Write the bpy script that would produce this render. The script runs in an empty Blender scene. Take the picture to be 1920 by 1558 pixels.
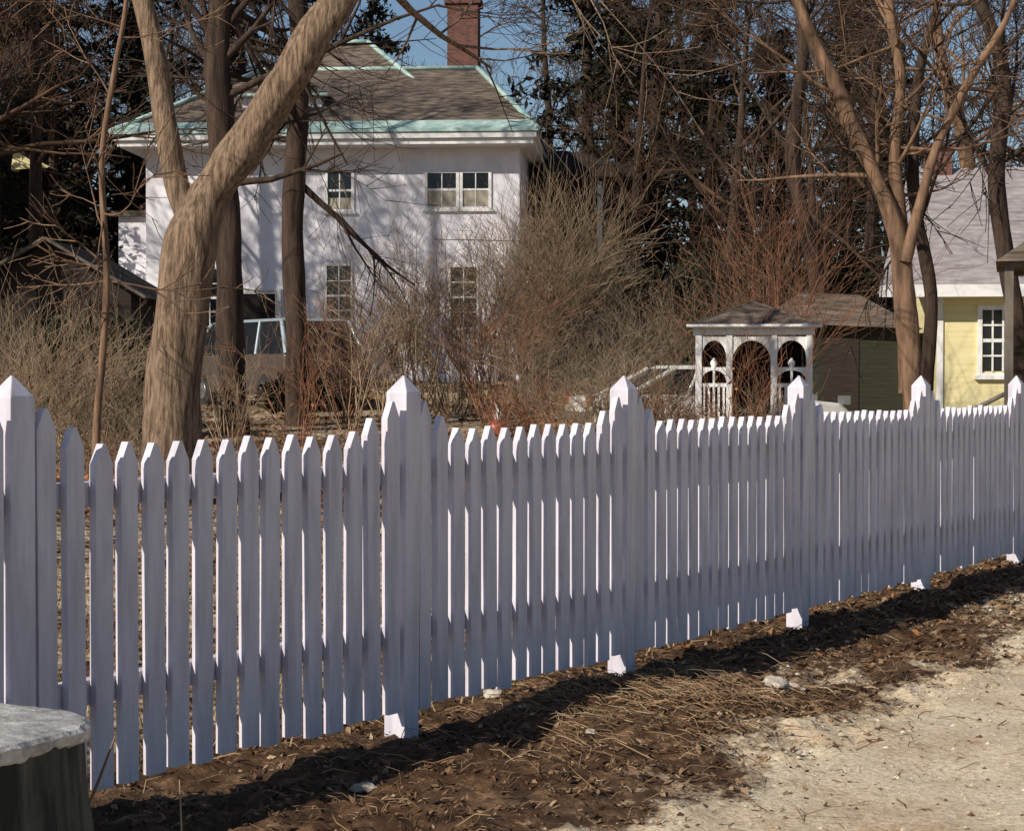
import bpy, math, random, bmesh
from mathutils import Vector, noise, Matrix
random.seed(7)
R=random.random
def U(a,b): return a+(b-a)*R()
scene=bpy.context.scene
col=scene.collection

# ---------------------------------------------------------------- materials
def newmat(name):
    m=bpy.data.materials.new(name); m.use_nodes=True
    nt=m.node_tree; b=nt.nodes['Principled BSDF']
    return m,nt,b
def noisemat(name,c1,c2,scale=5,rough=.85,bump=.3,stretch=(1,1,1),detail=6,c3=None,bdist=.02,spec=.3,lo=.35,hi=.65):
    m,nt,b=newmat(name); N=nt.nodes; L=nt.links
    tc=N.new('ShaderNodeTexCoord'); mp=N.new('ShaderNodeMapping'); mp.inputs['Scale'].default_value=stretch
    L.new(tc.outputs['Object'],mp.inputs[0])
    n=N.new('ShaderNodeTexNoise'); n.inputs['Scale'].default_value=scale; n.inputs['Detail'].default_value=detail; n.inputs['Roughness'].default_value=.65
    L.new(mp.outputs[0],n.inputs['Vector'])
    r=N.new('ShaderNodeValToRGB'); e=r.color_ramp.elements
    e[0].position=lo; e[0].color=(*c1,1); e[1].position=hi; e[1].color=(*c2,1)
    if c3:
        k=e.new((lo+hi)/2); k.color=(*c3,1)
    L.new(n.outputs['Fac'],r.inputs[0]); L.new(r.outputs[0],b.inputs['Base Color'])
    b.inputs['Roughness'].default_value=rough; b.inputs['Specular IOR Level'].default_value=spec
    if bump>0:
        bp=N.new('ShaderNodeBump'); bp.inputs['Strength'].default_value=bump; bp.inputs['Distance'].default_value=bdist
        L.new(n.outputs['Fac'],bp.inputs['Height']); L.new(bp.outputs[0],b.inputs['Normal'])
    return m
def islandmat(name,cols,rough=.8):
    m,nt,b=newmat(name); N=nt.nodes; L=nt.links
    g=N.new('ShaderNodeNewGeometry'); r=N.new('ShaderNodeValToRGB'); r.color_ramp.interpolation='LINEAR'
    e=r.color_ramp.elements
    e[0].position=0; e[0].color=(*cols[0],1); e[1].position=1; e[1].color=(*cols[-1],1)
    for i,c in enumerate(cols[1:-1]):
        k=e.new((i+1)/(len(cols)-1)); k.color=(*c,1)
    L.new(g.outputs['Random Per Island'],r.inputs[0]); L.new(r.outputs[0],b.inputs['Base Color'])
    b.inputs['Roughness'].default_value=rough; b.inputs['Specular IOR Level'].default_value=.2
    return m
def plain(name,c,rough=.5,metal=0,spec=.5):
    m=noisemat(name,tuple(x*.9 for x in c),tuple(min(1,x*1.05) for x in c),8,rough,.05,spec=spec)
    m.node_tree.nodes['Principled BSDF'].inputs['Metallic'].default_value=metal
    return m
M={}
M['paint']=noisemat('fence_paint',(.42,.39,.445),(.68,.635,.695),14,.5,.35,(1,1,.15),bdist=.004,lo=.22,hi=.6)
M['trim']=noisemat('white_trim_paint',(.70,.68,.66),(.82,.80,.78),8,.6,.1)
M['stucco']=noisemat('white_stucco',(.64,.61,.66),(.86,.83,.88),1.3,.9,.3,(1,1,.5),lo=.3,hi=.6)
M['bark']=noisemat('bark',(.10,.065,.042),(.33,.225,.15),24,.95,1,(1,1,.17),bdist=.05,lo=.38,hi=.62)
M['bark_dark']=noisemat('bark_dark',(.022,.014,.010),(.08,.05,.035),9,.95,1,(1,1,.16),bdist=.04)
M['bark_tan']=noisemat('bark_tan',(.075,.044,.028),(.26,.155,.095),10,.95,.8,(1,1,.2),bdist=.02)
M['twig_far']=noisemat('twig_far',(.024,.014,.009),(.115,.064,.038),.8,.95,0)
M['twig_tan']=noisemat('twig_tan',(.18,.12,.075),(.48,.35,.23),3,.95,0)
M['twig_grey']=noisemat('twig_grey',(.14,.105,.07),(.36,.28,.19),3,.95,0)
M['twig_red']=noisemat('twig_red',(.17,.07,.04),(.38,.19,.11),3,.95,0)
M['needle']=islandmat('needles',[(.004,.006,.004),(.012,.015,.008),(.022,.019,.011),(.05,.032,.016)],.95)
M['hedge']=islandmat('hedge_leaves',[(.010,.012,.006),(.025,.026,.013),(.055,.042,.023)],.8)
M['litter']=islandmat('litter',[(.03,.016,.010),(.095,.05,.026),(.17,.093,.05),(.06,.033,.018),(.28,.175,.095),(.12,.062,.033),(.43,.31,.19)],.8)
M['straw']=islandmat('straw',[(.12,.065,.035),(.38,.245,.135),(.20,.12,.062),(.52,.39,.25)],.8)
M['pebble']=islandmat('pebbles',[(.22,.16,.10),(.55,.45,.32),(.38,.3,.2),(.70,.61,.48)],.9)
M['dryleaf']=islandmat('dry_leaves',[(.20,.075,.025),(.42,.18,.06),(.16,.08,.035),(.46,.26,.11)],.8)
M['seedbit']=islandmat('seed_heads',[(.15,.115,.07),(.38,.31,.2),(.25,.195,.12)],.9)
M['grassblade']=islandmat('dry_grass',[(.22,.15,.08),(.44,.33,.18),(.32,.23,.12),(.14,.12,.05)],.8)
M['shingle']=noisemat('roof_shingle',(.04,.03,.024),(.23,.175,.135),2.4,.95,.4,(1,3,3),lo=.36,hi=.68)
M['shingle_grey']=noisemat('grey_shingle',(.22,.19,.19),(.38,.34,.34),4,.95,.4,(1,3,3))
M['copper']=noisemat('verdigris',(.22,.36,.33),(.50,.62,.56),2,.6,.1)
M['glass']=plain('window_glass',(.012,.014,.017),.12)
M['carglass']=plain('car_glass',(.01,.011,.013),.35,spec=.25)
M['blind']=plain('window_blind',(.36,.32,.25),.8)
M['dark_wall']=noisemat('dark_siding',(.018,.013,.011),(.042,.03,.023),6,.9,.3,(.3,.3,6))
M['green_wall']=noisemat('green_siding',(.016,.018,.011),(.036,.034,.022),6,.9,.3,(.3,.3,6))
M['yellow']=noisemat('yellow_siding',(.66,.57,.30),(.78,.69,.39),2,.8,.2,(.3,.3,8))
M['rock']=noisemat('rock_mat',(.3,.25,.2),(.6,.54,.47),9,.9,.8)
M['sidewood']=noisemat('stump_side',(.022,.026,.022),(.13,.125,.105),13,.95,1,(1,1,.12),bdist=.03,lo=.42,hi=.75)
M['topwood']=noisemat('stump_top',(.17,.165,.155),(.52,.50,.47),14,.95,1,bdist=.012,lo=.33,hi=.62)
M['silver']=plain('silver_car_paint',(.34,.40,.44),.35,.1)
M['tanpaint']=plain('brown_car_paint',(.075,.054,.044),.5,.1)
M['whitecar']=plain('white_car_paint',(.66,.64,.60),.35)
M['rubber']=plain('tyre_rubber',(.02,.02,.02),.85)
M['chrome']=plain('hubcap',(.4,.4,.4),.3,.8)
M['red']=plain('red_plastic',(.45,.06,.04),.4)
M['lamp']=plain('lamp_lens',(.4,.08,.05),.3)
M['weathered']=noisemat('weathered_wood',(.07,.06,.05),(.18,.15,.12),6,.9,.4,(1,1,.2))
m,nt,b=newmat('brick'); tc=nt.nodes.new('ShaderNodeTexCoord'); mp=nt.nodes.new('ShaderNodeMapping'); mp.inputs['Rotation'].default_value=(math.radians(90),0,0)
bk=nt.nodes.new('ShaderNodeTexBrick'); bk.inputs['Scale'].default_value=4; bk.inputs['Color1'].default_value=(.17,.055,.04,1); bk.inputs['Color2'].default_value=(.08,.03,.024,1); bk.inputs['Mortar'].default_value=(.13,.10,.085,1)
nt.links.new(tc.outputs['Object'],mp.inputs[0]); nt.links.new(mp.outputs[0],bk.inputs['Vector']); nt.links.new(bk.outputs[0],b.inputs['Base Color']); b.inputs['Roughness'].default_value=.9
M['brick']=m

# ---------------------------------------------------------------- mesh helpers
class MB:
    def __init__(s): s.v=[]; s.f=[]; s.mi=[]; s.mats=[]; s.smooth=[]
    def m(s,k):
        if k not in s.mats: s.mats.append(k)
        return s.mats.index(k)
    def add(s,vs,fs,mat,smooth=False):
        o=len(s.v); s.v.extend([tuple(v) for v in vs]); i=s.m(mat)
        for f in fs:
            s.f.append(tuple(o+k for k in f)); s.mi.append(i); s.smooth.append(smooth)
    def box(s,x0,x1,y0,y1,z0,z1,mat):
        s.add([(x0,y0,z0),(x1,y0,z0),(x1,y1,z0),(x0,y1,z0),(x0,y0,z1),(x1,y0,z1),(x1,y1,z1),(x0,y1,z1)],
              [(0,3,2,1),(4,5,6,7),(0,1,5,4),(1,2,6,5),(2,3,7,6),(3,0,4,7)],mat)
    def tube(s,pts,rad,n,mat,smooth=True,cap=False,lump=0):
        o=len(s.v); prev=None; i=s.m(mat)
        k=len(pts)
        for a in range(k):
            p=Vector(pts[a])
            d=(Vector(pts[min(a+1,k-1)])-Vector(pts[max(a-1,0)]))
            if d.length<1e-9: d=Vector((0,0,1))
            d.normalize()
            if prev is None:
                ref=Vector((1,0,0)) if abs(d.x)<.8 else Vector((0,1,0))
                u=(ref-d*ref.dot(d)).normalized()
            else:
                u=(prev-d*prev.dot(d)).normalized()
            prev=u; w=d.cross(u)
            for j in range(n):
                an=2*math.pi*j/n; r=rad[a]
                q=p+(u*math.cos(an)+w*math.sin(an))*r
                if lump:
                    q+=(q-p)*lump*(noise.noise(Vector((q.x*4,q.y*4,q.z*1.2)))+.35*noise.noise(Vector((q.x*14,q.y*14,q.z*4))))
                s.v.append(tuple(q))
        for a in range(k-1):
            for j in range(n):
                j2=(j+1)%n
                s.f.append((o+a*n+j,o+a*n+j2,o+(a+1)*n+j2,o+(a+1)*n+j)); s.mi.append(i); s.smooth.append(smooth)
        if cap:
            s.f.append(tuple(o+(k-1)*n+j for j in range(n))); s.mi.append(i); s.smooth.append(False)
            s.f.append(tuple(o+n-1-j for j in range(n))); s.mi.append(i); s.smooth.append(False)
    def mesh(s,name):
        me=bpy.data.meshes.new(name); me.from_pydata(s.v,[],s.f)
        for k in s.mats: me.materials.append(M[k])
        me.polygons.foreach_set('material_index',s.mi); me.polygons.foreach_set('use_smooth',s.smooth)
        me.update(); return me
    def obj(s,name,parent=None,bevel=0):
        o=bpy.data.objects.new(name,s.mesh(name)); col.objects.link(o)
        if parent: o.parent=parent
        if bevel:
            b=o.modifiers.new('bevel','BEVEL'); b.width=bevel; b.segments=2; b.limit_method='ANGLE'
        return o
def empty(name,loc=(0,0,0),rz=0):
    e=bpy.data.objects.new(name,None); e.location=loc; e.rotation_euler=(0,0,rz); col.objects.link(e); return e

# ---------------------------------------------------------------- terrain
def sst(a,b,x):
    t=max(0,min(1,(x-a)/(b-a))); return t*t*(3-2*t)
def g(x,y):
    if y<17: return 0.0
    if y<52: return (y-17)*.0372*sst(17,24,y)
    return 1.302+(y-52)*.012
RX0,RY0=.20,5.85; RD=Vector((.4942,.8693)); RN=Vector((.8693,-.4942))
def rdist(x,y): return (x-RX0)*RN.x+(y-RY0)*RN.y
def edge_n(x,y): return .38*noise.noise(Vector((x*.9,y*.9,3)))+.18*noise.noise(Vector((x*3.3,y*3.3,1)))
def sand(x,y):
    d=rdist(x,y)+edge_n(x,y)
    a=sst(-.25,.42,d)
    if y<25:
        a=max(a,.6*sst(.05,.4,noise.noise(Vector((x*1.1+5,y*1.1,9))))*sst(-1.0,-.2,d)*(1 if y>8 else .6))
        a=max(a,.5*sst(8.5,12,y)*sst(-.9,-.3,d))
    back=sst(-1.6,-2.3,rdist(x,y))
    return max(a,back*(.42+.35*noise.noise(Vector((x*.8,y*.8,7)))))
FP=[(-2.62,4.14),(-1.527,5.80),(-.435,7.46),(.5176,8.97),(1.617,10.75),(2.674,12.43),(3.78,14.28),(4.86,16.1)]
def hgt(x,y):
    h=g(x,y)
    d=rdist(x,y)
    rough=1-.7*sst(-.1,.6,d)
    if y<30:
        h+=rough*(.05*noise.noise(Vector((x*1.6,y*1.6,0)))+.036*noise.noise(Vector((x*5,y*5,2)))+.024*noise.noise(Vector((x*14,y*14,4)))+.014*noise.noise(Vector((x*33,y*33,6))))
        h+=.11*math.exp(-(((x-.75)/.5)**2+((y-7.8)/.6)**2))
        h+=.06*math.exp(-(((x-.15)/.5)**2+((y-6.4)/.5)**2))
        h-=.02*sst(0,.8,d)
    else:
        h+=.05*noise.noise(Vector((x*.3,y*.3,0)))
    return h
def axis(lo,hi,step,flo,fhi,grow=1.09):
    a=[]; x=lo
    while x<=hi: a.append(x); x+=step
    s=step; x=a[-1]
    while x<fhi: s*=grow; x+=s; a.append(x)
    s=step; x=a[0]; pre=[]
    while x>flo: s*=grow; x-=s; pre.append(x)
    return pre[::-1]+a
xs=axis(-2.2,3.6,.03,-500,500); ys=axis(4.4,11.5,.035,-60,700,1.06)
nv=len(xs)
V=[];SA=[]
for y in ys:
    for x in xs:
        V.append((x,y,hgt(x,y))); SA.append(sand(x,y))
F=[(j*nv+i,j*nv+i+1,(j+1)*nv+i+1,(j+1)*nv+i) for j in range(len(ys)-1) for i in range(nv-1)]
me=bpy.data.meshes.new('ground'); me.from_pydata(V,[],F)
at=me.attributes.new('sand','FLOAT','POINT'); at.data.foreach_set('value',SA)
me.polygons.foreach_set('use_smooth',[True]*len(F)); me.update()
ground=bpy.data.objects.new('ground',me); col.objects.link(ground)
m,nt,b=newmat('soil'); N=nt.nodes; L=nt.links
at=N.new('ShaderNodeAttribute'); at.attribute_name='sand'
tc=N.new('ShaderNodeTexCoord')
def nz(s,d=8,r=.7):
    n=N.new('ShaderNodeTexNoise'); n.inputs['Scale'].default_value=s; n.inputs['Detail'].default_value=d; n.inputs['Roughness'].default_value=r
    L.new(tc.outputs['Object'],n.inputs['Vector']); return n
n1=nz(9); n2=nz(1.3); n3=nz(45)
r1=N.new('ShaderNodeValToRGB'); e=r1.color_ramp.elements; e[0].position=.34; e[0].color=(.032,.018,.010,1); e[1].position=.70; e[1].color=(.28,.17,.095,1); k=e.new(.52); k.color=(.105,.06,.034,1)
L.new(n1.outputs['Fac'],r1.inputs[0])
r2=N.new('ShaderNodeValToRGB'); e=r2.color_ramp.elements; e[0].position=.3; e[0].color=(.46,.335,.205,1); e[1].position=.58; e[1].color=(.86,.72,.52,1)
L.new(n3.outputs['Fac'],r2.inputs[0])
ma=N.new('ShaderNodeMath'); ma.operation='MULTIPLY_ADD'; ma.inputs[1].default_value=1.0
sub=N.new('ShaderNodeMath'); sub.operation='SUBTRACT'; sub.inputs[1].default_value=.5; L.new(n1.outputs['Fac'],sub.inputs[0])
mu=N.new('ShaderNodeMath'); mu.operation='MULTIPLY'; mu.inputs[1].default_value=1.8; L.new(sub.outputs[0],mu.inputs[0])
L.new(at.outputs['Fac'],ma.inputs[0]); L.new(mu.outputs[0],ma.inputs[2])
rr=N.new('ShaderNodeValToRGB'); rr.color_ramp.elements[0].position=.3; rr.color_ramp.elements[1].position=.7; L.new(ma.outputs[0],rr.inputs[0])
mx=N.new('ShaderNodeMix'); mx.data_type='RGBA'
L.new(rr.outputs[0],mx.inputs['Factor']); L.new(r1.outputs[0],mx.inputs['A']); L.new(r2.outputs[0],mx.inputs['B'])
mx2=N.new('ShaderNodeMix'); mx2.data_type='RGBA'; mx2.blend_type='MULTIPLY'; mx2.inputs['Factor'].default_value=.65
r3=N.new('ShaderNodeValToRGB'); e=r3.color_ramp.elements; e[0].position=.35; e[0].color=(.6,.48,.38,1); e[1].position=.54; e[1].color=(1,1,1,1)
L.new(n2.outputs['Fac'],r3.inputs[0]); L.new(mx.outputs['Result'],mx2.inputs['A']); L.new(r3.outputs[0],mx2.inputs['B'])
L.new(mx2.outputs['Result'],b.inputs['Base Color']); b.inputs['Roughness'].default_value=.95; b.inputs['Specular IOR Level'].default_value=.15
bp=N.new('ShaderNodeBump'); bp.inputs['Strength'].default_value=.7; bp.inputs['Distance'].default_value=.02
L.new(n3.outputs['Fac'],bp.inputs['Height']); L.new(bp.outputs[0],b.inputs['Normal'])
me.materials.append(m); soil=m

V=[];F=[];SA=[]
rows=[-3+i*.09 for i in range(190)]+[14.1+i*1.5 for i in range(60)]
for s_ in rows:
    base=Vector((RX0,RY0))+RD*s_
    e0=.22+edge_n(base.x,base.y)*.3
    for j in range(60):
        w=e0+ (j/59)**1.4*(5.2-e0)
        p=base+RN*w
        x,y=p
        V.append((x,y,hgt(x,y)+(.006 if j>0 else -.01))); SA.append(sand(x,y) if j<50 else max(0,1-(j-50)/9))
for a in range(len(rows)-1):
    for j in range(59):
        F.append((a*60+j,a*60+j+1,(a+1)*60+j+1,(a+1)*60+j))
me=bpy.data.meshes.new('gravel_driveway'); me.from_pydata(V,[],F); at=me.attributes.new('sand','FLOAT','POINT'); at.data.foreach_set('value',SA)
me.polygons.foreach_set('use_smooth',[True]*len(F)); me.update(); me.materials.append(soil)
drv=bpy.data.objects.new('gravel_driveway',me); col.objects.link(drv)

# ---------------------------------------------------------------- ground litter
def onfence(t,u):
    i=max(0,min(len(FP)-2,int(t))); f=t-i
    a=Vector(FP[i]); c=Vector(FP[i+1]); p=a+(c-a)*f
    d=(c-a).normalized(); n=Vector((d.y,-d.x)); p=p+n*u
    return p.x,p.y
def quad(mb,x,y,z,s1,s2,mat,tilt=.6):
    a=U(0,6.28); u=Vector((math.cos(a),math.sin(a),U(-tilt,tilt))); w=Vector((-math.sin(a),math.cos(a),U(-tilt,tilt)))
    p=Vector((x,y,z)); k=U(-.3,.3)*s1
    mb.add([p-u*s1,p-w*s2*U(.5,1)+Vector((0,0,k)),p+u*s1*U(.5,1),p+w*s2],[(0,1,2,3)],mat)
mb=MB()
for i in range(84000):
    t=U(0,7); u=-1.2+3.2*R()**.9
    x,y=onfence(t,u)
    sd=sand(x,y)
    if R()<sd*.93: continue
    if noise.noise(Vector((x*4,y*4,11)))<-.25 and R()<.7: continue
    s=(.003+.013*R()**2.2)*(1+.06*max(0,y-7))
    quad(mb,x,y,hgt(x,y)+s*.5,s*U(1,1.8),s*U(.25,.9),'litter',.8)
mb.obj('leaf_litter')
mb=MB()
for i in range(6200):
    if i<1700:
        x=random.gauss(.75,.4); y=random.gauss(7.8,.5)
    else:
        x,y=onfence(U(0,6.5),-.3+2.6*R())
    if R()<sand(x,y)*.75: continue
    z=hgt(x,y)+.004; a=U(0,6.28) if i>1700 else random.gauss(2.7,.8); l=.02+.14*R()**2
    d=Vector((math.cos(a),math.sin(a),U(-.05,.4)))*l
    p=Vector((x,y,z)); q=p+d*.5+Vector((U(-.25,.25)*l,U(-.25,.25)*l,.12*l)); r=p+d
    w=U(.0009,.0026)
    mb.tube([p,q,r],[w,w,w*.5],3,'straw')
mb.obj('straw_and_twigs')
mb=MB()
for i in range(7000):
    x,y=onfence(U(0,6.5),U(.5,4.0))
    if sand(x,y)<.3: continue
    s=(.003+.010*R()**2)*(1+.05*max(0,y-7)); z=hgt(x,y)+.006
    vs=[(x+math.cos(k*1.256+i)*s*U(.7,1.3),y+math.sin(k*1.256+i)*s*U(.7,1.3),z) for k in range(5)]+[(x,y,z+s*.8)]
    mb.add(vs,[(k,(k+1)%5,5) for k in range(5)],'pebble' if R()<.75 else 'litter')
mb.obj('gravel')
mb=MB()
for i in range(24000):
    y=U(9,50); x=U(-.33,.33)*y
    s=U(.02,.05)*(y/22)**.5
    quad(mb,x,y,hgt(x,y)+s*.4,s*U(1,1.6),s*U(.4,1),'dryleaf' if R()<.35 else 'litter')
mb.obj('fallen_leaves')
mb=MB()
for i in range(9000):
    x,y=onfence(U(0,7),-U(.15,6))
    h=U(.04,.14); a=U(0,6.28); z=hgt(x,y); w=U(.003,.006)
    dx,dy=math.cos(a)*w,math.sin(a)*w; lx,ly=U(-.06,.06),U(-.06,.06)
    mb.add([(x-dx,y-dy,z),(x+dx,y+dy,z),(x+lx,y+ly,z+h)],[(0,1,2)],'grassblade')
mb.obj('dry_grass')
def rock(x,y,s):
    bm=bmesh.new(); bmesh.ops.create_icosphere(bm,subdivisions=3,radius=1)
    for v in bm.verts:
        k=1+.45*noise.noise(v.co*1.3+Vector((x*9,y,0)))+.15*noise.noise(v.co*4)
        v.co=Vector((v.co.x*s*k*1.4,v.co.y*s*k,v.co.z*s*k*.6))
    me=bpy.data.meshes.new('rock'); bm.to_mesh(me); bm.free(); me.materials.append(M['rock'])
    o=bpy.data.objects.new('rock',me); o.location=(x,y,hgt(x,y)+s*.2); o.rotation_euler=(0,0,x*7); col.objects.link(o)
for x,y,s in [(1.15,8.25,.055),(1.24,8.35,.04),(-.08,8.25,.035),(-.5,6.45,.03),(1.95,9.3,.03),(2.9,11.6,.04),(.05,7.9,.02),(.9,8.6,.02),(.3,7.2,.02)]: rock(x,y,s)

# ---------------------------------------------------------------- picket fence
fence=empty('picket_fence')
posts=MB(); pk=MB(); rails=MB()
def obox(mb,c,d,n,l0,l1,n0,n1,z0,z1,mat='paint'):
    c=Vector((c[0],c[1],0)); d=Vector((d[0],d[1],0)); n=Vector((n[0],n[1],0))
    vs=[]
    for z in (z0,z1):
        for (a,e_) in ((l0,n0),(l1,n0),(l1,n1),(l0,n1)):
            q=c+d*a+n*e_; vs.append((q.x,q.y,z))
    mb.add(vs,[(0,3,2,1),(4,5,6,7),(0,1,5,4),(1,2,6,5),(2,3,7,6),(3,0,4,7)],mat)
for i,(x,y) in enumerate(FP):
    j=min(i,len(FP)-2); d=(Vector(FP[j+1])-Vector(FP[j])).normalized(); n=Vector((d.y,-d.x))
    w=.049; z1=1.335
    tx,ty=U(-.008,.008),U(-.008,.008)
    vs=[]
    for z,ww in ((-.15,w),(z1,w),(1.40,0.004)):
        for a,e_ in ((-1,-1),(1,-1),(1,1),(-1,1)):
            q=Vector((x,y))+d*a*ww+n*e_*ww
            vs.append((q.x+tx*z,q.y+ty*z,z))
    fs=[]
    for k in (0,4):
        fs+=[(k+0,k+1,k+5,k+4),(k+1,k+2,k+6,k+5),(k+2,k+3,k+7,k+6),(k+3,k+0,k+4,k+7)]
    fs.append((8,9,10,11))
    posts.add(vs,fs,'paint')
    if i==len(FP)-1: break
    c=Vector(FP[i+1])-Vector(FP[i]); Lb=c.length
    for zc in (1.03,.39):
        dz=U(-.01,.01)
        obox(rails,(x,y),d,n,w,Lb-w,-.046,.010,zc-.04+dz,zc+.04+dz)
    cnt=round(Lb/.125)
    inner=Lb-2*w; sp=inner/cnt
    for k in range(cnt):
        s=w+sp*(k+.5)+U(-.005,.005); pw=.0385+U(-.0015,.0015)
        top=1.185+U(-.008,.008)
        e_=min(k,cnt-1-k)
        if e_==0: top=1.30
        elif e_==1: top=1.238
        bot=.085+U(-.014,.014); tl=U(-.009,.009); n0=.0115+U(0,.003); n1=n0+.030
        prof=[(-pw,bot),(pw,bot),(pw,top-.066),(.007,top),(-.007,top),(-pw,top-.066)]
        vs=[]
        for nn in (n1,n0):
            for a,z in prof:
                q=Vector((x,y))+d*(s+a+tl*(z-.6))+n*nn; vs.append((q.x,q.y,z))
        fs=[(0,1,2,3,4,5),(11,10,9,8,7,6)]+[(a,a+6,(a+1)%6+6,(a+1)%6) for a in range(6)]
        pk.add(vs,fs,'paint')
posts.obj('posts',fence,.003); pk.obj('pickets',fence,.0015); rails.obj('rails',fence,.002)

# ---------------------------------------------------------------- stump
st=empty('tree_stump')
mb=MB(); sx,sy,sr=-1.215,4.02,.29
n=96; vs=[]; lv=[-.1,.05,.15,.25,.35,.45,.55,.628]
for a,z in enumerate(lv):
    for j in range(n):
        an=2*math.pi*j/n; c,s_=math.cos(an),math.sin(an)
        r=sr*(.97+.08*noise.noise(Vector((c*2,s_*2,.44)))+.05*noise.noise(Vector((c*7,s_*7,z*2)))+.035*noise.noise(Vector((c*18,s_*18,z*3))))+.14*(.63-z)**1.3
        vs.append((sx+c*r,sy+s_*r,z))
mb.add(vs,[(a*n+j,a*n+(j+1)%n,(a+1)*n+(j+1)%n,(a+1)*n+j) for a in range(len(lv)-1) for j in range(n)],'sidewood',True)
mb.obj('bark',st)
mb=MB(); vs=[]; rings=[.98,1.03,1.04,1.0,.7,.4,.15]; zz=[.618,.624,.648,.656,.660,.662,.661]
for a,k in enumerate(rings):
    for j in range(n):
        an=2*math.pi*j/n; c,s_=math.cos(an),math.sin(an)
        r=sr*k*(1+.08*noise.noise(Vector((c*2,s_*2,.44)))+.03*noise.noise(Vector((c*9,s_*9,5)))+.015*noise.noise(Vector((c*22,s_*22,5))))
        vs.append((sx+c*r,sy+s_*r,zz[a]+.004*noise.noise(Vector((c*r*30,s_*r*30,2)))+(.016*noise.noise(Vector((c*9,s_*9,1))) if a<2 else 0)))
vs.append((sx,sy,.661)); nr=len(rings)-1
fs=[(a*n+j,a*n+(j+1)%n,(a+1)*n+(j+1)%n,(a+1)*n+j) for a in range(nr) for j in range(n)]+[(nr*n+j,nr*n+(j+1)%n,(nr+1)*n) for j in range(n)]
mb.add(vs,fs,'topwood',False); mb.obj('cut_top',st)
mb=MB()
mb.tube([(-.98,4.35,0),(-.985,4.36,.2),(-1.0,4.4,.36),(-.96,4.4,.46),(-.925,4.42,.56)],[.006,.006,.005,.004,.002],5,'twig_tan')
mb.tube([(-1.0,4.4,.36),(-.98,4.38,.40),(-.99,4.38,.45)],[.004,.003,.001],4,'twig_tan')
mb.tube([(-.80,4.6,0),(-.80,4.6,.2),(-.807,4.6,.42)],[.004,.003,.0015],4,'twig_tan')
mb.obj('dry_stalk')

# ---------------------------------------------------------------- trees
def rv():
    return Vector((random.gauss(0,1),random.gauss(0,1),random.gauss(0,1))).normalized()
def grow(mb,p,d,Ln,r,lvl,mat,wob=.18,up=.12,kids=(5,6,5),sides=(8,6,4,3),ang=.75,minr=.006):
    n=5 if lvl<2 else 3
    pts=[Vector(p)]; rad=[r]; dd=Vector(d).normalized(); dirs=[dd.copy()]
    for i in range(n):
        dd=(dd+rv()*wob+Vector((0,0,up))).normalized()
        pts.append(pts[-1]+dd*Ln/n); rad.append(max(minr*.6,r*(1-.75*(i+1)/n))); dirs.append(dd.copy())
    mb.tube(pts,rad,sides[min(lvl,len(sides)-1)],mat)
    if lvl>=len(kids): return
    for k in range(kids[lvl]):
        f=U(.25,1.0); i=min(n-1,int(f*n)); q=pts[i].lerp(pts[i+1],f*n-i)
        side=rv(); side=(side-dirs[i]*side.dot(dirs[i])).normalized()
        nd=(dirs[i]*math.cos(ang*U(.6,1.2))+side*math.sin(ang*U(.6,1.2))).normalized()
        grow(mb,q,nd,Ln*U(.4,.68),max(minr,rad[i]*U(.4,.6)),lvl+1,mat,wob,up,kids,sides,ang,minr)
def smooth_path(pts,rad,k=4):
    P=[Vector(p) for p in pts]; o=[];rr=[]
    for i in range(len(P)-1):
        p0=P[max(0,i-1)];p1=P[i];p2=P[i+1];p3=P[min(len(P)-1,i+2)]
        for j in range(k):
            t=j/k
            o.append(.5*((2*p1)+(-p0+p2)*t+(2*p0-5*p1+4*p2-p3)*t*t+(-p0+3*p1-3*p2+p3)*t**3)); rr.append(rad[i]+(rad[i+1]-rad[i])*t)
    o.append(P[-1]); rr.append(rad[-1]); return o,rr
def limb(mb,pts,rad,n,mat,lump=.25,kids=0,start=.4,kl=1.5,kup=.12,kk=(4,4)):
    p,r=smooth_path(pts,rad,6); mb.tube(p,r,n,mat,lump=lump)
    for i in range(kids):
        a=int(len(p)*U(start,.98)); side=rv(); side.y*=.6
        grow(mb,p[a],(side+Vector((0,0,.4))).normalized(),kl*U(.6,1.3),r[a]*.35,1,mat,kids=(0,)+kk,up=kup,minr=.008)
t=empty('maple_tree'); mb=MB()
limb(mb,[(-3.66,20,-.3),(-3.60,20,.15),(-3.58,20,.6),(-3.55,20,1.42),(-3.44,20,2.3),(-3.32,20,2.95),(-3.12,20,3.35),(-2.70,19.95,3.95),(-2.33,19.9,4.5),(-2.03,19.9,5.0),(-1.79,19.9,5.35),(-1.45,19.8,6.2),(-.9,19.8,7.6),(-.6,19.8,9)],
     [.42,.36,.31,.29,.275,.265,.22,.20,.195,.19,.185,.165,.12,.05],40,'bark',.17,10,.75,2.4,kk=(5,5))
limb(mb,[(-3.36,20.02,2.75),(-3.40,20,3.05),(-3.52,20,3.42),(-3.62,20,3.95),(-3.70,20.05,4.45),(-3.80,20.1,4.95),(-3.90,20.1,5.4),(-4.2,20.2,6.6),(-4.5,20.3,8.4)],
     [.15,.14,.125,.12,.115,.11,.105,.08,.03],20,'bark',.17,8,.7,2.0,kk=(5,5))
mb.obj('trunk_and_limbs',t)
def big_tree(name,pts,rad,mat,kids=14,kl=2.6,start=.45,kup=.05,kk=(5,5),n=14,lump=.25):
    mb=MB(); limb(mb,pts,rad,n,mat,lump,kids,start,kl,kup,kk); return mb.obj(name)
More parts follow.
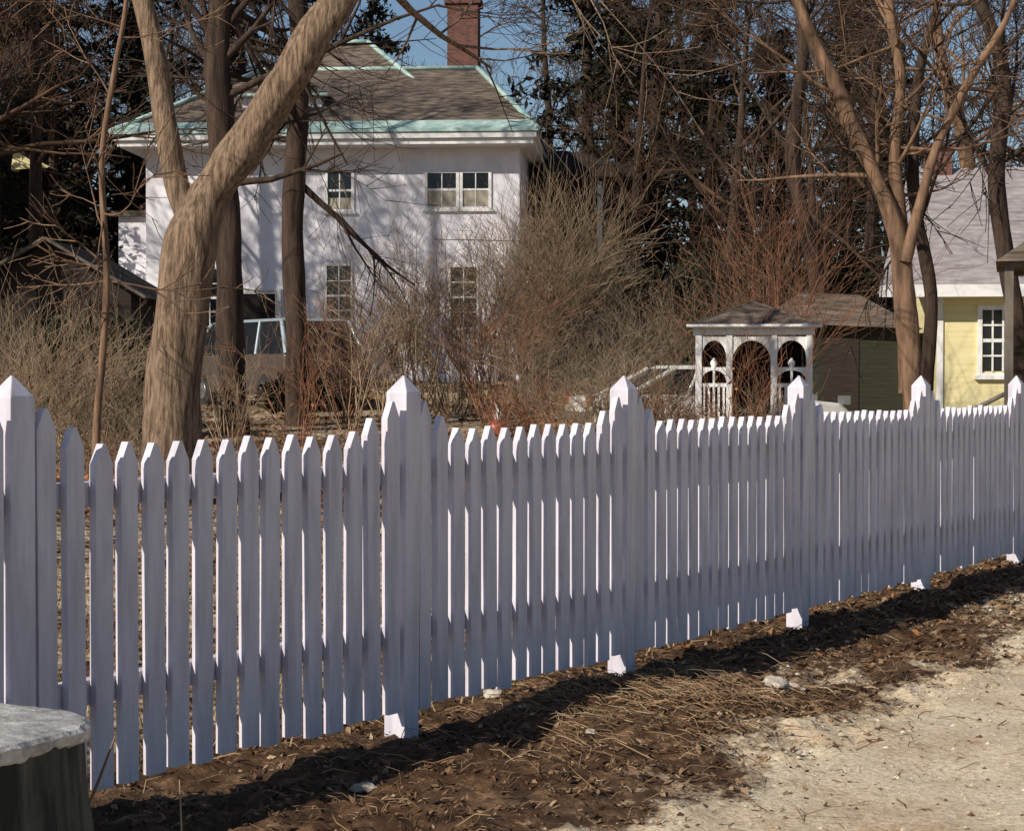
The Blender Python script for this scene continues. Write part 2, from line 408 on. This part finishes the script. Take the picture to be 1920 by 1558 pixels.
big_tree('oak_tree',[(-4.35,30,.2),(-4.38,30,.9),(-4.45,30,2.5),(-4.5,30,4.1),(-4.62,30,6.0),(-4.58,30,7.3),(-4.3,30,9.5),(-4.2,30,12)],[.28,.23,.22,.21,.20,.18,.13,.05],'bark_dark',18,3)
big_tree('oak_tree',[(-3.6,32,.3),(-3.62,32,1.2),(-3.63,32,2.2),(-3.68,32,4.1),(-3.57,32,5.9),(-3.59,32,7.7),(-3.8,32,10),(-3.7,32,13)],[.25,.2,.19,.185,.175,.16,.12,.04],'bark_dark',20,3)
big_tree('birch_sapling',[(-3.95,18,-.05),(-3.93,18,.92),(-3.86,18,1.7),(-3.83,18,2.43),(-3.87,18,3.44),(-3.74,18,4.3),(-3.63,18,4.95),(-3.5,18,6.5)],[.045,.04,.036,.033,.03,.027,.024,.01],'bark_tan',12,.9,.35,.05,(4,3),8,.15)
mb=MB()
limb(mb,[(4.72,22,.0),(4.68,22,.7),(4.62,22,1.4),(4.54,22,2.2),(4.47,22,2.97),(4.19,22,3.7),(3.92,22,4.3),(3.70,22,4.81),(3.27,22,5.74),(2.9,22,7),(2.6,22,8.5)],[.17,.145,.13,.118,.11,.095,.085,.08,.065,.05,.02],16,'bark_tan',.3,15,.42,1.6)
limb(mb,[(4.6,22.1,1.2),(4.56,22.1,2.4),(4.50,22.1,3.1),(4.42,22.1,3.9),(4.5,22.1,4.81),(4.38,22.2,5.74),(4.3,22.2,7.5)],[.11,.10,.09,.08,.07,.055,.02],12,'bark_tan',.3,13,.4,1.5)
limb(mb,[(4.52,21.9,2.7),(4.75,21.9,3.6),(4.95,21.9,4.2),(5.3,21.8,4.9),(5.7,21.8,5.6),(6.1,21.7,7)],[.08,.06,.055,.045,.035,.02],10,'bark_tan',.25,9,.3,1.3)
mb.obj('cherry_tree')
big_tree('cherry_tree',[(4.95,23,.1),(5.0,23,1.3),(5.05,23,2.4),(4.85,23,3.6),(4.9,23,5),(5.3,23,6.5),(5.5,23,8)],[.11,.085,.078,.07,.06,.045,.02],'bark_dark',16,1.6,.4)
big_tree('maple_tree',[(7.0,26,.3),(6.9,26,2),(6.6,26,4),(6.7,26,5.5),(6.2,26,7),(6,26,9)],[.15,.13,.12,.10,.08,.03],'bark_dark',20,2.4,.4,.02)
big_tree('maple_tree',[(5.9,36,.7),(5.8,36,3),(5.3,36,5.5),(5.5,36,8),(5.0,36,11)],[.2,.17,.15,.11,.03],'bark_dark',18,3,.35,.02)
big_tree('maple_tree',[(9.2,38,.7),(8.9,38,3),(9.1,38,5.5),(8.5,38,8),(8.3,38,11)],[.2,.17,.15,.11,.03],'bark_tan',18,3,.35,.02)

variants=[]
for k in range(4):
    random.seed(100+k); mb=MB()
    H=U(15,19)
    pts=[Vector((0,0,-.3))]; rad=[.30]; dx=Vector((0,0,1))
    for i in range(8):
        dx=(dx+Vector((U(-.12,.12),U(-.12,.12),.1))).normalized(); pts.append(pts[-1]+dx*H/8); rad.append(.30*(1-.85*(i+1)/8))
    mb.tube(pts,rad,8,'bark_dark')
    for i in range(15):
        f=U(.16,.98)*8; a=min(7,int(f)); q=pts[a].lerp(pts[a+1],f-a)
        s_=rv(); s_.z=abs(s_.z)*.7+.15
        grow(mb,q,s_,U(3,5.6)*(1.15-f/14),rad[a]*.42,1,'twig_far',kids=(0,6,5,3),sides=(8,5,3,3),wob=.24,up=.06,minr=.014)
    variants.append(mb.mesh('bare_tree_variant'))
pines=[]
for k in range(3):
    random.seed(200+k); mb=MB(); H=19
    mb.tube([(0,0,-.3),(.1,0,6),(0,.1,12),(0,0,H)],[.32,.25,.16,.03],8,'bark_dark')
    z=1.2
    while z<H-.3:
        for b_ in range(5):
            if R()<.2: continue
            a=U(0,6.28); Ln=(1-((z-1)/(H-.5))**1.3)*U(1.8,4.0)+.3
            d=Vector((math.cos(a),math.sin(a),.12)); q0=Vector((0,0,z+U(-.2,.2)))
            q1=q0+d*Ln*.6; q2=q0+d*Ln+Vector((0,0,-.22*Ln))
            mb.tube([q0,q1,q2],[.05,.03,.01],3,'bark_dark')
            for c in range(int(12+Ln*19)):
                f=U(.15,1.05); q=q0.lerp(q2,f)+rv()*.38*(.5+.3*Ln*f*.5); q.z+=.1
                s=U(.10,.26); u=(d*.7+rv()).normalized(); w=u.cross(rv()).normalized()
                mb.add([q-u*s,q+w*s*.35,q+u*s,q-w*s*.35],[(0,1,2,3)],'needle')
        z+=U(.38,.75)
    pines.append(mb.mesh('pine_variant'))
random.seed(5)
def inst(name,me,x,y,s,rz,parent=None):
    o=bpy.data.objects.new(name,me); o.location=(x,y,g(x,y)); o.scale=(s,s,s*U(.9,1.1)); o.rotation_euler=(U(-.03,.03),U(-.03,.03),rz); col.objects.link(o)
    if parent: o.parent=parent
    return o
for x,y,s in [(2.4,62,.95),(4.3,60,1.0),(6.4,63,.8),(8.8,64,.6),(10.8,62,.68),(13.6,66,.6),(-12.2,60,1),(-14.3,57,1.05),(-15.8,62,1.),(-17.5,58,1),(-9.2,68,.9),(-5.3,71,.85),(-16,50,.8),(-12.6,52,.62),(3.2,56,.6),(5.4,54,.55),(7.6,56,.55),(10,57,.5),(-7.2,70,.8)]:
    inst('pine_tree',pines[random.randrange(3)],x,y,s,U(0,6))
bk_=empty('background_trees')
i=0
for row,(y0,nn,sp) in enumerate([(66,13,.44),(82,14,.46)]):
    for k in range(nn):
        y=y0+U(-5,5); x=(k/(nn-1)-.5)*2*sp*.62*y0+U(-1.8,1.8)
        i+=1
        if y<73 and -12<x<2.5: continue
        inst('tree_%d'%i,variants[random.randrange(4)],x,y,U(.8,1.15),U(0,6),bk_)
for k in range(34):
    y=U(90,130); x=(k/33-.5)*2*.36*y; i+=1
    inst('pine_%d'%i,pines[k%3],x,y,U(.5,.8) if x<-12 else U(.34,.62),U(0,6),bk_)
for x,y,s,v in [(-12.3,42.6,1.0,0),(-11.5,40.2,.95,1),(-11.6,46.6,.8,2),(-15.5,43,.9,3),(-18.5,39,.95,1),(5.4,49,.66,2),(9.6,52,.75,2),(3.6,53,.7,0),(7.4,46,.55,0)]:
    inst('bare_tree',variants[v],x,y,s,U(0,6))

# ---------------------------------------------------------------- shrubs
def shrub(name,x,y,rx,h,stems,mat,kids=(4,3),fan=.5,r=.012,leaf=0,lm='dryleaf'):
    mb=MB()
    for i in range(stems):
        a=U(0,6.28); q=Vector((x+math.cos(a)*rx*U(0,.5),y+math.sin(a)*rx*U(0,.5),g(x,y)-.05))
        d=Vector((math.cos(a)*fan*U(.2,1.3),math.sin(a)*fan*U(.2,1.3),1))
        grow(mb,q,d,h*U(.6,1.05),r*U(.7,1.3),1,mat,kids=(0,)+kids,sides=(4,4,3,3),wob=.2,up=.03,ang=.6,minr=r*.35)
    for i in range(leaf):
        a=U(0,6.28)
        if lm=='seedbit':
            v=rv()*R()**.4; q=Vector((x+v.x*rx,y+v.y*rx,g(x,y)+h*(.58+.42*v.z)))
        else:
            rr=rx*math.sqrt(R()); q=Vector((x+math.cos(a)*rr,y+math.sin(a)*rr,g(x,y)+h*U(.05,.8)))
        quad(mb,q.x,q.y,q.z,U(.02,.05),U(.012,.03),lm,1)
    return mb.obj(name)
random.seed(11)
shrub('lilac_bush',.95,40,.95,3.3,60,'twig_tan',(7,6),.2,.016,5600,'seedbit')
shrub('lilac_bush',.3,39,.6,2.1,26,'twig_tan',(6,5),.3,.016,1400,'seedbit')
shrub('red_twig_bush',3.65,26.8,.35,3.2,18,'twig_red',(6,4),.2,.013)
shrub('forsythia_bush',-2.3,36,.6,3.0,22,'twig_tan',(5,4),.45,.015)
shrub('forsythia_bush',-1.1,35,.6,2.7,24,'twig_tan',(5,4),.5,.015)
shrub('forsythia_bush',-1.7,34,.6,2.2,26,'twig_tan',(5,4),.5,.014,60)
shrub('forsythia_bush',-.3,33,.5,2.1,26,'twig_red',(5,4),.5,.013,90)
shrub('forsythia_bush',-2.9,33,.5,1.7,20,'twig_red',(5,4),.5,.012,60)
shrub('forsythia_bush',-2.6,31,.4,1.9,12,'twig_tan',(4,3),.45,.013)
shrub('forsythia_bush',-.6,37,.5,2.6,22,'twig_tan',(5,4),.4,.014)
shrub('forsythia_bush',-3.1,28,.4,1.6,12,'twig_red',(4,3),.5,.011,30)
shrub('forsythia_bush',-4.0,27,.4,1.3,14,'twig_tan',(4,3),.5,.011,30)
for x,y,h,n_,m_ in [(-5.6,21.5,1.6,30,'twig_tan'),(-4.9,22.5,1.4,22,'twig_tan'),(-5.9,24.5,1.8,22,'twig_tan'),(-4.35,21,.9,18,'twig_grey')]:
    shrub('overgrown_bush',x,y,.7,h,n_,m_,(6,5),.6,.010)
for x,y,h,n_,m_ in [(.6,31,1.3,26,'twig_grey'),(1.5,33,1.6,28,'twig_grey'),(2.5,35,1.7,26,'twig_tan'),(3.5,38,2.1,26,'twig_tan'),(4.5,37,2.0,24,'twig_grey'),(.2,27.5,.8,22,'twig_red'),(.9,26,.8,26,'twig_tan'),(1.6,26.5,1.05,28,'twig_tan'),(2.1,27,1.1,26,'twig_grey'),(2.0,24.3,.8,22,'twig_red'),(3.0,24,.85,20,'twig_tan')]:
    shrub('overgrown_bush',x,y,.8,h,n_,m_,(5,5),.6,.011,50)
shrub('red_twig_bush',2.75,23.6,.25,1.7,9,'twig_red',(4,3),.3,.008,20)
shrub('red_twig_bush',3.25,23.9,.25,1.9,8,'twig_red',(4,3),.3,.008,10)
for i in range(20):
    x=-4.6+i*.36+U(-.1,.1); y=U(19,24)
    shrub('dry_weeds',x,y,.35,U(.5,.9),14,'twig_red' if i%2 else 'twig_tan',(3,3),.5,.006,120)
def hedge(name,x,y,rx,ry,h,n_,mat='hedge'):
    mb=MB()
    mb.tube([(x,y,g(x,y)-.1),(x,y,g(x,y)+h*.5)],[.08,.03],5,'bark_dark')
    lob=[(U(-.6,.6)*rx,U(-.6,.6)*ry,U(.2,.75)*h,U(.3,.5)) for k in range(10)]
    for i in range(n_):
        l=random.choice(lob); v=rv()*(R()**.4)*l[3]
        q=Vector((x+l[0]+v.x*rx,y+l[1]+v.y*ry,max(.02,l[2]+v.z*h*.7)+g(x,y)))
        s=U(.03,.075); u=rv(); w=u.cross(rv()).normalized()
        mb.add([q-u*s,q+w*s*.6,q+u*s,q-w*s*.6],[(0,1,2,3)],mat)
    return mb.obj(name)
hedge('yew_bush',-5.6,29,.9,.8,1.8,7000); hedge('yew_bush',-6.9,31,1.2,.9,2.1,8000); hedge('yew_bush',-4.9,27,.5,.5,1.2,4500)
hedge('yew_bush',2.6,44,1.3,1,3.6,9000); hedge('yew_bush',5.0,44,1.5,1,3.9,10000); hedge('yew_bush',7.6,47,1.5,1,3.9,9000); hedge('yew_bush',1.1,44,1.0,.9,2.8,6000)
hedge('yew_bush',3.6,41,1.2,1,3.0,8000); hedge('yew_bush',-3.9,34,.8,.6,.9,3500)

# ---------------------------------------------------------------- buildings
def window(mb,x0,x1,z0,z1,y,cols=2,rows=2,blind=0,fr='trim',fw=.08):
    mb.box(x0+fw,x1-fw,y-.006,y+.01,z0+fw,z1-fw,'glass')
    if blind: mb.box(x0+fw,x1-fw,y-.012,y-.007,z0+fw,z0+fw+(z1-z0-2*fw)*blind,'blind')
    mb.box(x0,x0+fw,y-.05,y+.01,z0,z1,fr); mb.box(x1-fw,x1,y-.05,y+.01,z0,z1,fr)
    mb.box(x0+fw,x1-fw,y-.047,y+.01,z1-fw,z1,fr); mb.box(x0-.05,x1+.05,y-.09,y+.01,z0-.06,z0,fr); mb.box(x0+fw,x1-fw,y-.047,y+.01,z0,z0+fw*.6,fr)
    for c in range(1,cols):
        xc=x0+fw+(x1-x0-2*fw)*c/cols; mb.box(xc-.014,xc+.014,y-.028,y-.013,z0+fw,z1-fw,fr)
    for r_ in range(1,rows):
        zc=z0+fw+(z1-z0-2*fw)*r_/rows; w_=.028 if r_*2==rows else .014
        mb.box(x0+fw,x1-fw,y-.033,y-.014,zc-w_,zc+w_,fr)
H=empty('white_house',(.2,51,1.30),math.radians(-4))
mb=MB(); mb.box(-10.15,0,0,9,-1.2,6.2,'stucco'); mb.obj('walls',H)
mb=MB(); mb.box(-11.05,-10.153,.5,7,-1.2,4.45,'stucco'); mb.box(-11.25,-10.16,.3,7.2,4.45,4.6,'shingle'); mb.obj('side_wing',H)
mb=MB(); mb.box(.003,3.0,3.4,9,-1.2,5.7,'dark_wall'); mb.box(2.0,2.14,3.2,3.36,3.6,5.6,'trim')
mb.box(.55,3.4,2.9,9.4,5.7,5.9,'dark_wall')
mb.add([(.5,2.9,5.9),(3.4,2.9,5.9),(3.4,9.4,5.9),(.5,9.4,5.9),(.5,6,6.8),(1.0,6,6.8)],[(0,1,5,4),(1,2,5),(2,3,4,5)],'dark_wall'); mb.obj('rear_wing',H)
zr=6.5; zt=8.95; ym=4.2; xa,xb=-7.8,-1.5
mb=MB(); mb.box(-10.7,.42,-.85,9.55,6.2,6.35,'trim'); mb.box(-10.8,.5,-.95,9.65,6.352,6.5,'trim')
mb.obj('cornice',H)
mb=MB()
E=[(-10.85,-1.0,zr+.03),(.55,-1.0,zr+.03),(.55,9.7,zr+.03),(-10.85,9.7,zr+.03),(xa,ym,zt),(xb,ym,zt)]
mb.add(E,[(0,1,5,4),(1,2,5),(2,3,4,5),(3,0,4),(0,3,2,1)],'shingle')
mb.obj('roof',H)
mb=MB()
def lerp(a,b_,t): return tuple(a[i]+(b_[i]-a[i])*t for i in range(3))
up=lambda p,k:(p[0],p[1],p[2]+k)
for a,b_,c,d in ((0,1,5,4),(1,2,5,5),(3,0,4,4)):
    t_=.13
    q=[E[a],E[b_],lerp(E[b_],E[c],t_),lerp(E[a],E[d],t_)]
    vs=[up(v,-.02) for v in q]+[up(v,.05) for v in q]
    mb.add(vs,[(4,5,6,7),(0,1,5,4),(1,2,6,5),(2,3,7,6),(3,0,4,7)],'copper')
for a,b_ in ((0,4),(1,5),(2,5),(3,4),(4,5)): mb.tube([up(E[a],.05),up(E[b_],.05)],[.075,.075],6,'copper',cap=True)
mb.obj('copper_trim',H)
mb=MB()
a=[(-7.8,3.2,8.3),(-3.0,3.2,8.3),(-3.0,8,8.3),(-7.8,8,8.3),(-5.7,5.6,10.0),(-4.9,5.6,10.0)]
mb.box(-7.5,-3.3,3.5,7.7,7.4,8.3,'stucco'); mb.add(a,[(0,1,5,4),(1,2,5),(2,3,4,5),(3,0,4),(0,3,2,1)],'shingle')
for p,q in ((0,4),(1,5),(4,5),(0,1)): mb.tube([up(a[p],.04),up(a[q],.04)],[.07,.07],6,'copper',cap=True)
mb.obj('upper_roof',H)
mb=MB(); mb.box(-7.7,-5.5,1.0,3.0,6.9,7.75,'stucco'); window(mb,-7.0,-6.2,7.05,7.65,1.0)
dr=[(-7.9,.8,7.75),(-5.3,.8,7.75),(-5.3,3.3,7.9),(-7.9,3.3,7.9),(-6.6,1.5,8.45),(-6.6,3.6,8.45)]
mb.add(dr,[(0,1,4),(1,2,5,4),(3,0,4,5),(0,3,2,1)],'shingle'); mb.tube([up(dr[0],.02),up(dr[1],.02)],[.06,.06],5,'copper'); mb.obj('dormer',H)
mb=MB(); mb.box(-2.45,-1.55,4.9,5.8,7.8,11.0,'brick'); mb.box(-2.53,-1.47,4.82,5.88,11.0,11.2,'brick'); mb.box(-2.35,-1.65,5.0,5.7,11.2,11.3,'weathered'); mb.obj('chimney',H)
mb=MB()
window(mb,-8.7,-7.8,4.5,5.65,0,2,2,.45); window(mb,-5.25,-4.45,4.5,5.65,0,2,2,.3)
window(mb,-2.55,-1.62,4.55,5.6,0,2,2,.55); window(mb,-1.6,-.75,4.55,5.6,0,2,2,.5)
window(mb,-5.25,-4.5,1.4,3.1,0,2,4,fw=.05); window(mb,-1.9,-1.1,1.35,3.05,0,2,4,fw=.05); window(mb,-8.8,-8.0,1.35,3.05,0,2,4)
mb.obj('windows',H)
mb=MB(); mb.box(-7.6,-6.6,-.05,.02,0,2.3,'dark_wall'); mb.box(-7.75,-7.6,-.08,.02,0,2.45,'trim'); mb.box(-6.6,-6.45,-.08,.02,0,2.45,'trim'); mb.box(-7.6,-6.6,-.08,.02,2.3,2.45,'trim'); mb.obj('front_door',H)

Y=empty('yellow_house',(6.72,30,.48),math.radians(-7))
mb=MB(); mb.box(0,7,0,4.4,-.5,2.30,'yellow'); mb.add([(7,0,2.301),(7,4.4,2.301),(7,2.6,4.1)],[(0,2,1)],'yellow'); mb.obj('walls',Y)
mb=MB(); rf=[(-.95,-.45,2.32),(7.5,-.45,2.32),(7.5,2.6,4.45),(-.25,2.6,4.45),(.3,4.9,2.32),(7.5,4.9,2.32)]
mb.add(rf,[(0,1,2,3),(3,2,5,4),(0,3,4),(0,4,5,1)],'shingle_grey'); mb.obj('roof',Y)
mb=MB(); mb.box(-.95,7.5,-.48,-.452,2.14,2.33,'trim'); mb.box(-.95,7.5,-.45,-.002,2.2,2.24,'trim'); mb.box(-.03,.07,-.03,-.002,-.3,2.19,'trim'); mb.obj('trim',Y)
mb=MB(); mb.box(.0,.45,2.4,3.0,3.7,4.75,'brick'); mb.box(-.04,.49,2.36,3.04,4.75,4.85,'brick'); mb.obj('chimney',Y)
mb=MB(); window(mb,.60,1.22,.92,2.02,0,3,4,fw=.07); window(mb,3.0,3.8,.92,2.02,0,3,4); mb.obj('windows',Y)
S=empty('garden_shed',(4.75,32.5,.56),math.radians(-8))
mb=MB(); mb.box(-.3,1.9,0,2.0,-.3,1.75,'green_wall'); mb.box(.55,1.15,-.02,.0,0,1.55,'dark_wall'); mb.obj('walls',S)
mb=MB(); mb.add([(-.6,-.3,1.75),(2.2,-.3,1.62),(2.2,2.3,1.62),(-.6,2.3,1.75),(.2,1.0,2.3),(1.2,1.0,2.25)],[(0,1,5,4),(1,2,5),(2,3,4,5),(3,0,4),(0,3,2,1)],'shingle'); mb.obj('roof',S)
S=empty('dark_garage',(-12.0,42,1.0),math.radians(0))
mb=MB(); mb.box(0,3.6,0,5,-.5,2.3,'dark_wall'); mb.box(.5,2.7,-.03,0,0,2.0,'dark_wall'); mb.add([(0,-.002,2.301),(3.6,-.002,2.301),(1.8,-.002,3.35)],[(0,1,2)],'dark_wall'); mb.obj('walls',S)
mb=MB(); mb.add([(-.4,-.4,2.1),(1.8,-.4,3.4),(4.0,-.4,2.1),(-.4,5.4,2.1),(1.8,5.4,3.4),(4.0,5.4,2.1)],[(0,1,4,3),(1,2,5,4)],'dark_wall')
mb.tube([(1.8,-.42,3.40),(4.0,-.42,2.10)],[.045,.045],4,'weathered'); mb.tube([(1.8,-.42,3.40),(-.4,-.42,2.10)],[.045,.045],4,'weathered'); mb.obj('roof',S)
S=empty('brown_house',(-17.5,52,1.3),0)
mb=MB(); mb.box(-4,3.6,0,7,-.5,7,'dark_wall'); mb.obj('walls',S)
mb=MB(); mb.add([(-4.4,-.5,7),(4,-.5,7),(4,7.5,7),(-4.4,7.5,7),(-4.4,3.5,9.8),(4,3.5,9.8)],[(0,1,5,4),(1,2,5),(2,3,4,5),(3,0,4),(0,3,2,1)],'dark_wall')
mb.add([(4.1,-1.0,5.6),(5.2,-1.1,5.65),(4.2,-1.05,6.15),(4.1,-.2,5.6),(5.2,-.2,5.65),(4.2,-.2,6.15)],[(0,1,2),(1,4,5,2),(0,2,5,3)],'yellow'); mb.obj('roof',S)
S=empty('wooden_pavilion',(5.74,22,.15),math.radians(-14.6))
mb=MB()
for x,y in ((0,0),(2.2,0),(0,2),(2.2,2)): mb.box(x-.05,x+.05,y-.05,y+.05,-.3,2.5,'weathered')
mb.box(-.05,2.25,-.06,.06,2.5,2.6,'weathered'); mb.box(-.05,2.25,1.94,2.06,2.5,2.6,'weathered')
mb.tube([(-.6,0,.75),(-.02,0,1.05)],[.03,.03],6,'weathered'); mb.tube([(-.6,0,.0),(-.6,0,.85)],[.03,.03],6,'weathered')
mb.obj('frame',S)
mb=MB(); mb.add([(-.15,-.2,2.56),(2.4,-.2,2.56),(2.4,2.2,2.56),(-.15,2.2,2.56),(1.1,1,3.5)],[(0,1,4),(1,2,4),(2,3,4),(3,0,4),(0,3,2,1)],'shingle'); mb.obj('roof',S)

# ---------------------------------------------------------------- gazebo
G=empty('garden_gazebo',(2.45,25,.27),math.radians(-6))
def arch(mb,x0,x1,y,zs,zt_,w=.05,t=.04,n=12):
    cx=(x0+x1)/2; r=(x1-x0)/2
    vs=[]
    for i in range(n+1):
        a=math.pi*i/n
        vs+= [(cx-math.cos(a)*r,y-t/2,zs+math.sin(a)*(zt_-zs-w)),(cx-math.cos(a)*r,y-t/2,zt_),(cx-math.cos(a)*r,y+t/2,zs+math.sin(a)*(zt_-zs-w)),(cx-math.cos(a)*r,y+t/2,zt_)]
    fs=[]
    for i in range(n):
        o=i*4; fs+=[(o,o+4,o+5,o+1),(o+2,o+3,o+7,o+6),(o,o+2,o+6,o+4),(o+1,o+5,o+7,o+3)]
    mb.add(vs,fs,'trim')
mb=MB(); W=1.44
for yy in (0,):
    for x in (0,.40,.98,W): mb.box(x-.04,x+.04,yy-.04,yy+.04,-.2,1.66,'trim')
    mb.box(-.07,W+.07,yy-.05,yy+.05,1.662,1.77,'trim')
    for a_,b_ in ((.04,.36),(.44,.94),(1.02,W-.04)): arch(mb,a_,b_,yy,1.36 if b_-a_<.4 else 1.3,1.64)
    for a_,b_ in ((.04,.36),(1.02,W-.04)):
        mb.box(a_,b_,yy-.02,yy+.02,.30,.36,'trim'); mb.box(a_,b_,yy-.02,yy+.02,.98,1.03,'trim')
        arch(mb,a_,b_,yy,1.06,1.24,.04,.03)
        mb.tube([((a_+b_)/2,yy,1.2),((a_+b_)/2,yy,1.3),((a_+b_)/2,yy,1.36)],[.02,.05,.01],8,'trim')
        nb=5
        for k in range(nb):
            x=a_+(b_-a_)*(k+.5)/nb; mb.box(x-.015,x+.015,yy-.011,yy+.011,.36,.98 if k!=2 else 1.24,'trim')
        for k in range(5):
            z=-.1+k*.08; mb.box(a_,b_,yy-.008,yy+.008,z,z+.03,'trim')
for x in (0,W): mb.box(x-.04,x+.04,1.26,1.34,-.2,1.66,'trim')
mb.obj('front_trellis',G)
mb=MB(); mb.box(-.02,.02,.042,1.258,-.2,1.66,'green_wall'); mb.box(W-.02,W+.02,.042,1.258,-.2,1.66,'green_wall'); mb.box(.042,W-.042,1.28,1.32,-.2,1.66,'dark_wall'); mb.obj('walls',G)  # back panel is a dark backdrop added to darken the opening
mb=MB(); ap=(W/2,.65,2.12)
rc=[(-.16,-.16,1.775),(W+.16,-.16,1.775),(W+.16,1.42,1.775),(-.16,1.42,1.775),ap]
mb.add(rc,[(0,1,4),(1,2,4),(2,3,4),(3,0,4),(0,3,2,1)],'shingle')
mb.tube([rc[0],rc[1]],[.025,.025],4,'trim')
mb.tube([rc[0],ap],[.016,.016],4,'weathered'); mb.tube([rc[1],ap],[.016,.016],4,'weathered')
mb.obj('roof',G)

# ---------------------------------------------------------------- cars
def car(name,loc,rz,body,roofc,lower,L_,Wd,prof,cab,zroof,wr=.34,rim='chrome'):
    C=empty(name,loc,rz); mb=MB(); h=Wd/2
    n=len(prof); vs=[]
    for yy,sc in ((-h,.965),(-h+.07,1),(h-.07,1),(h,.965)):
        for x,z in prof: vs.append((x*sc,yy,.25+(z-.25)*sc))
    fs=[tuple(range(n))[::-1],tuple(3*n+k for k in range(n))]
    for a_ in range(3):
        for k in range(n): fs.append((a_*n+k,a_*n+(k+1)%n,(a_+1)*n+(k+1)%n,(a_+1)*n+k))
    mb.add(vs,fs,body); mb.obj('body',C,.03)
    mb=MB(); x0,x1,x2,x3,zb=cab; ht=h*.80
    lo=[(x0,-h*.94,zb),(x3,-h*.94,zb),(x3,h*.94,zb),(x0,h*.94,zb)]; hi=[(x1,-ht,zroof-.05),(x2,-ht,zroof-.05),(x2,ht,zroof-.05),(x1,ht,zroof-.05)]
    mb.add(lo+hi,[(0,1,5,4),(1,2,6,5),(2,3,7,6),(3,0,4,7)],'carglass'); mb.obj('windows',C)
    mb=MB()
    mb.add([(x1,-ht-.02,zroof-.06),(x2,-ht-.02,zroof-.06),(x2,ht+.02,zroof-.06),(x1,ht+.02,zroof-.06),(x1+.1,-ht+.1,zroof),(x2-.1,-ht+.1,zroof),(x2-.1,ht-.1,zroof),(x1+.1,ht-.1,zroof)],[(4,5,6,7),(0,1,5,4),(1,2,6,5),(2,3,7,6),(3,0,4,7),(0,3,2,1)],roofc)
    for a_ in range(4): mb.tube([lo[a_],hi[a_]],[.05,.045],6,roofc)
    for f in (.38,.7):
        for sg in (0,1):
            if sg==0: a_=lerp(lo[0],lo[1],f); b_=lerp(hi[0],hi[1],f)
            else: a_=lerp(lo[3],lo[2],f); b_=lerp(hi[3],hi[2],f)
            mb.tube([a_,b_],[.04,.035],5,roofc)
    mb.obj('roof_and_pillars',C)
    mb=MB(); xw=L_/2-.85
    for x in (-xw,xw):
        for sg in (-1,1):
            y=sg*(h-.08)
            mb.tube([(x,y-.1,wr),(x,y+.1,wr)],[wr,wr],20,'rubber',cap=True); mb.tube([(x,y-.115,wr),(x,y+.115,wr)],[wr*.5,wr*.5],14,rim,cap=True)
    mb.obj('wheels',C)
    mb=MB()
    for x in (-L_/2,L_/2):
        sg=1 if x>0 else -1
        mb.box(min(x-.08*sg,x+.06*sg),max(x-.08*sg,x+.06*sg),-h*.93,h*.93,.42,.58,lower)
        for s_ in (-1,1): mb.box(min(x-.1*sg,x+.005*sg),max(x-.1*sg,x+.005*sg),s_*h*.78-.13,s_*h*.78+.13,.68,.82,'lamp' if x<0 else 'chrome')
    mb.obj('bumpers_and_lamps',C)
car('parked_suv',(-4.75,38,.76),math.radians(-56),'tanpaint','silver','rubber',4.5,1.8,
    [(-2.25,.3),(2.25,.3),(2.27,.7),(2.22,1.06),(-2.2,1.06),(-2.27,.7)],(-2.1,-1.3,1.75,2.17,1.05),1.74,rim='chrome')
car('parked_sedan',(3.1,30.5,.26),math.radians(14),'whitecar','whitecar','chrome',4.3,1.7,
    [(-2.15,.25),(2.15,.25),(2.17,.55),(2.0,.70),(.8,.82),(-1.5,.86),(-2.12,.80)],(-1.55,-.75,.3,1.0,.82),1.30,.31)
O=empty('garden_ornament',(-.25,29.5,.45))
mb=MB(); mb.tube([(0,0,0),(0,0,.1),(0,0,.2),(0,0,.25)],[.09,.15,.13,.06],12,'red',cap=True,lump=.5); mb.tube([(.03,0,.24),(.05,0,.32),(.05,0,.40),(.03,0,.46)],[.05,.075,.06,.02],12,'whitecar',cap=True)
mb.tube([(.03,0,.44),(-.02,0,.55)],[.03,.005],8,'whitecar'); mb.obj('figure',O)
mb=MB(); mb.tube([(-2,49,4.9),(3,47,4.65),(9,45,4.7),(14,43,5.0)],[.012]*4,4,'bark_dark'); mb.obj('utility_wire')

# ---------------------------------------------------------------- light, sky, camera
el=math.radians(31); az=math.radians(222)
s=Vector((math.cos(az)*math.cos(el),math.sin(az)*math.cos(el),math.sin(el)))
sun=bpy.data.lights.new('sun','SUN'); sun.energy=5.0; sun.angle=math.radians(.53); sun.color=(1,.93,.81)
so=bpy.data.objects.new('sun',sun); so.rotation_euler=s.to_track_quat('Z','Y').to_euler(); so.location=(-10,-10,20); col.objects.link(so)
w=bpy.data.worlds.new('World'); scene.world=w; w.use_nodes=True
bg=w.node_tree.nodes['Background']; sk=w.node_tree.nodes.new('ShaderNodeTexSky'); sk.sky_type='NISHITA'; sk.sun_disc=False
sk.sun_elevation=el; sk.sun_rotation=math.radians(90)-az; sk.ozone_density=3.0; sk.air_density=1.0; sk.dust_density=.3
w.node_tree.links.new(sk.outputs[0],bg.inputs[0]); bg.inputs[1].default_value=.078
cam=bpy.data.cameras.new('camera'); co=bpy.data.objects.new('camera',cam); col.objects.link(co)
co.location=(0,0,1.4); co.rotation_euler=(math.radians(90-1.2),0,0); cam.lens=66.9; cam.sensor_width=36; cam.clip_end=2000
scene.camera=co
scene.view_settings.view_transform='Standard'; scene.view_settings.look='None'; scene.view_settings.exposure=0
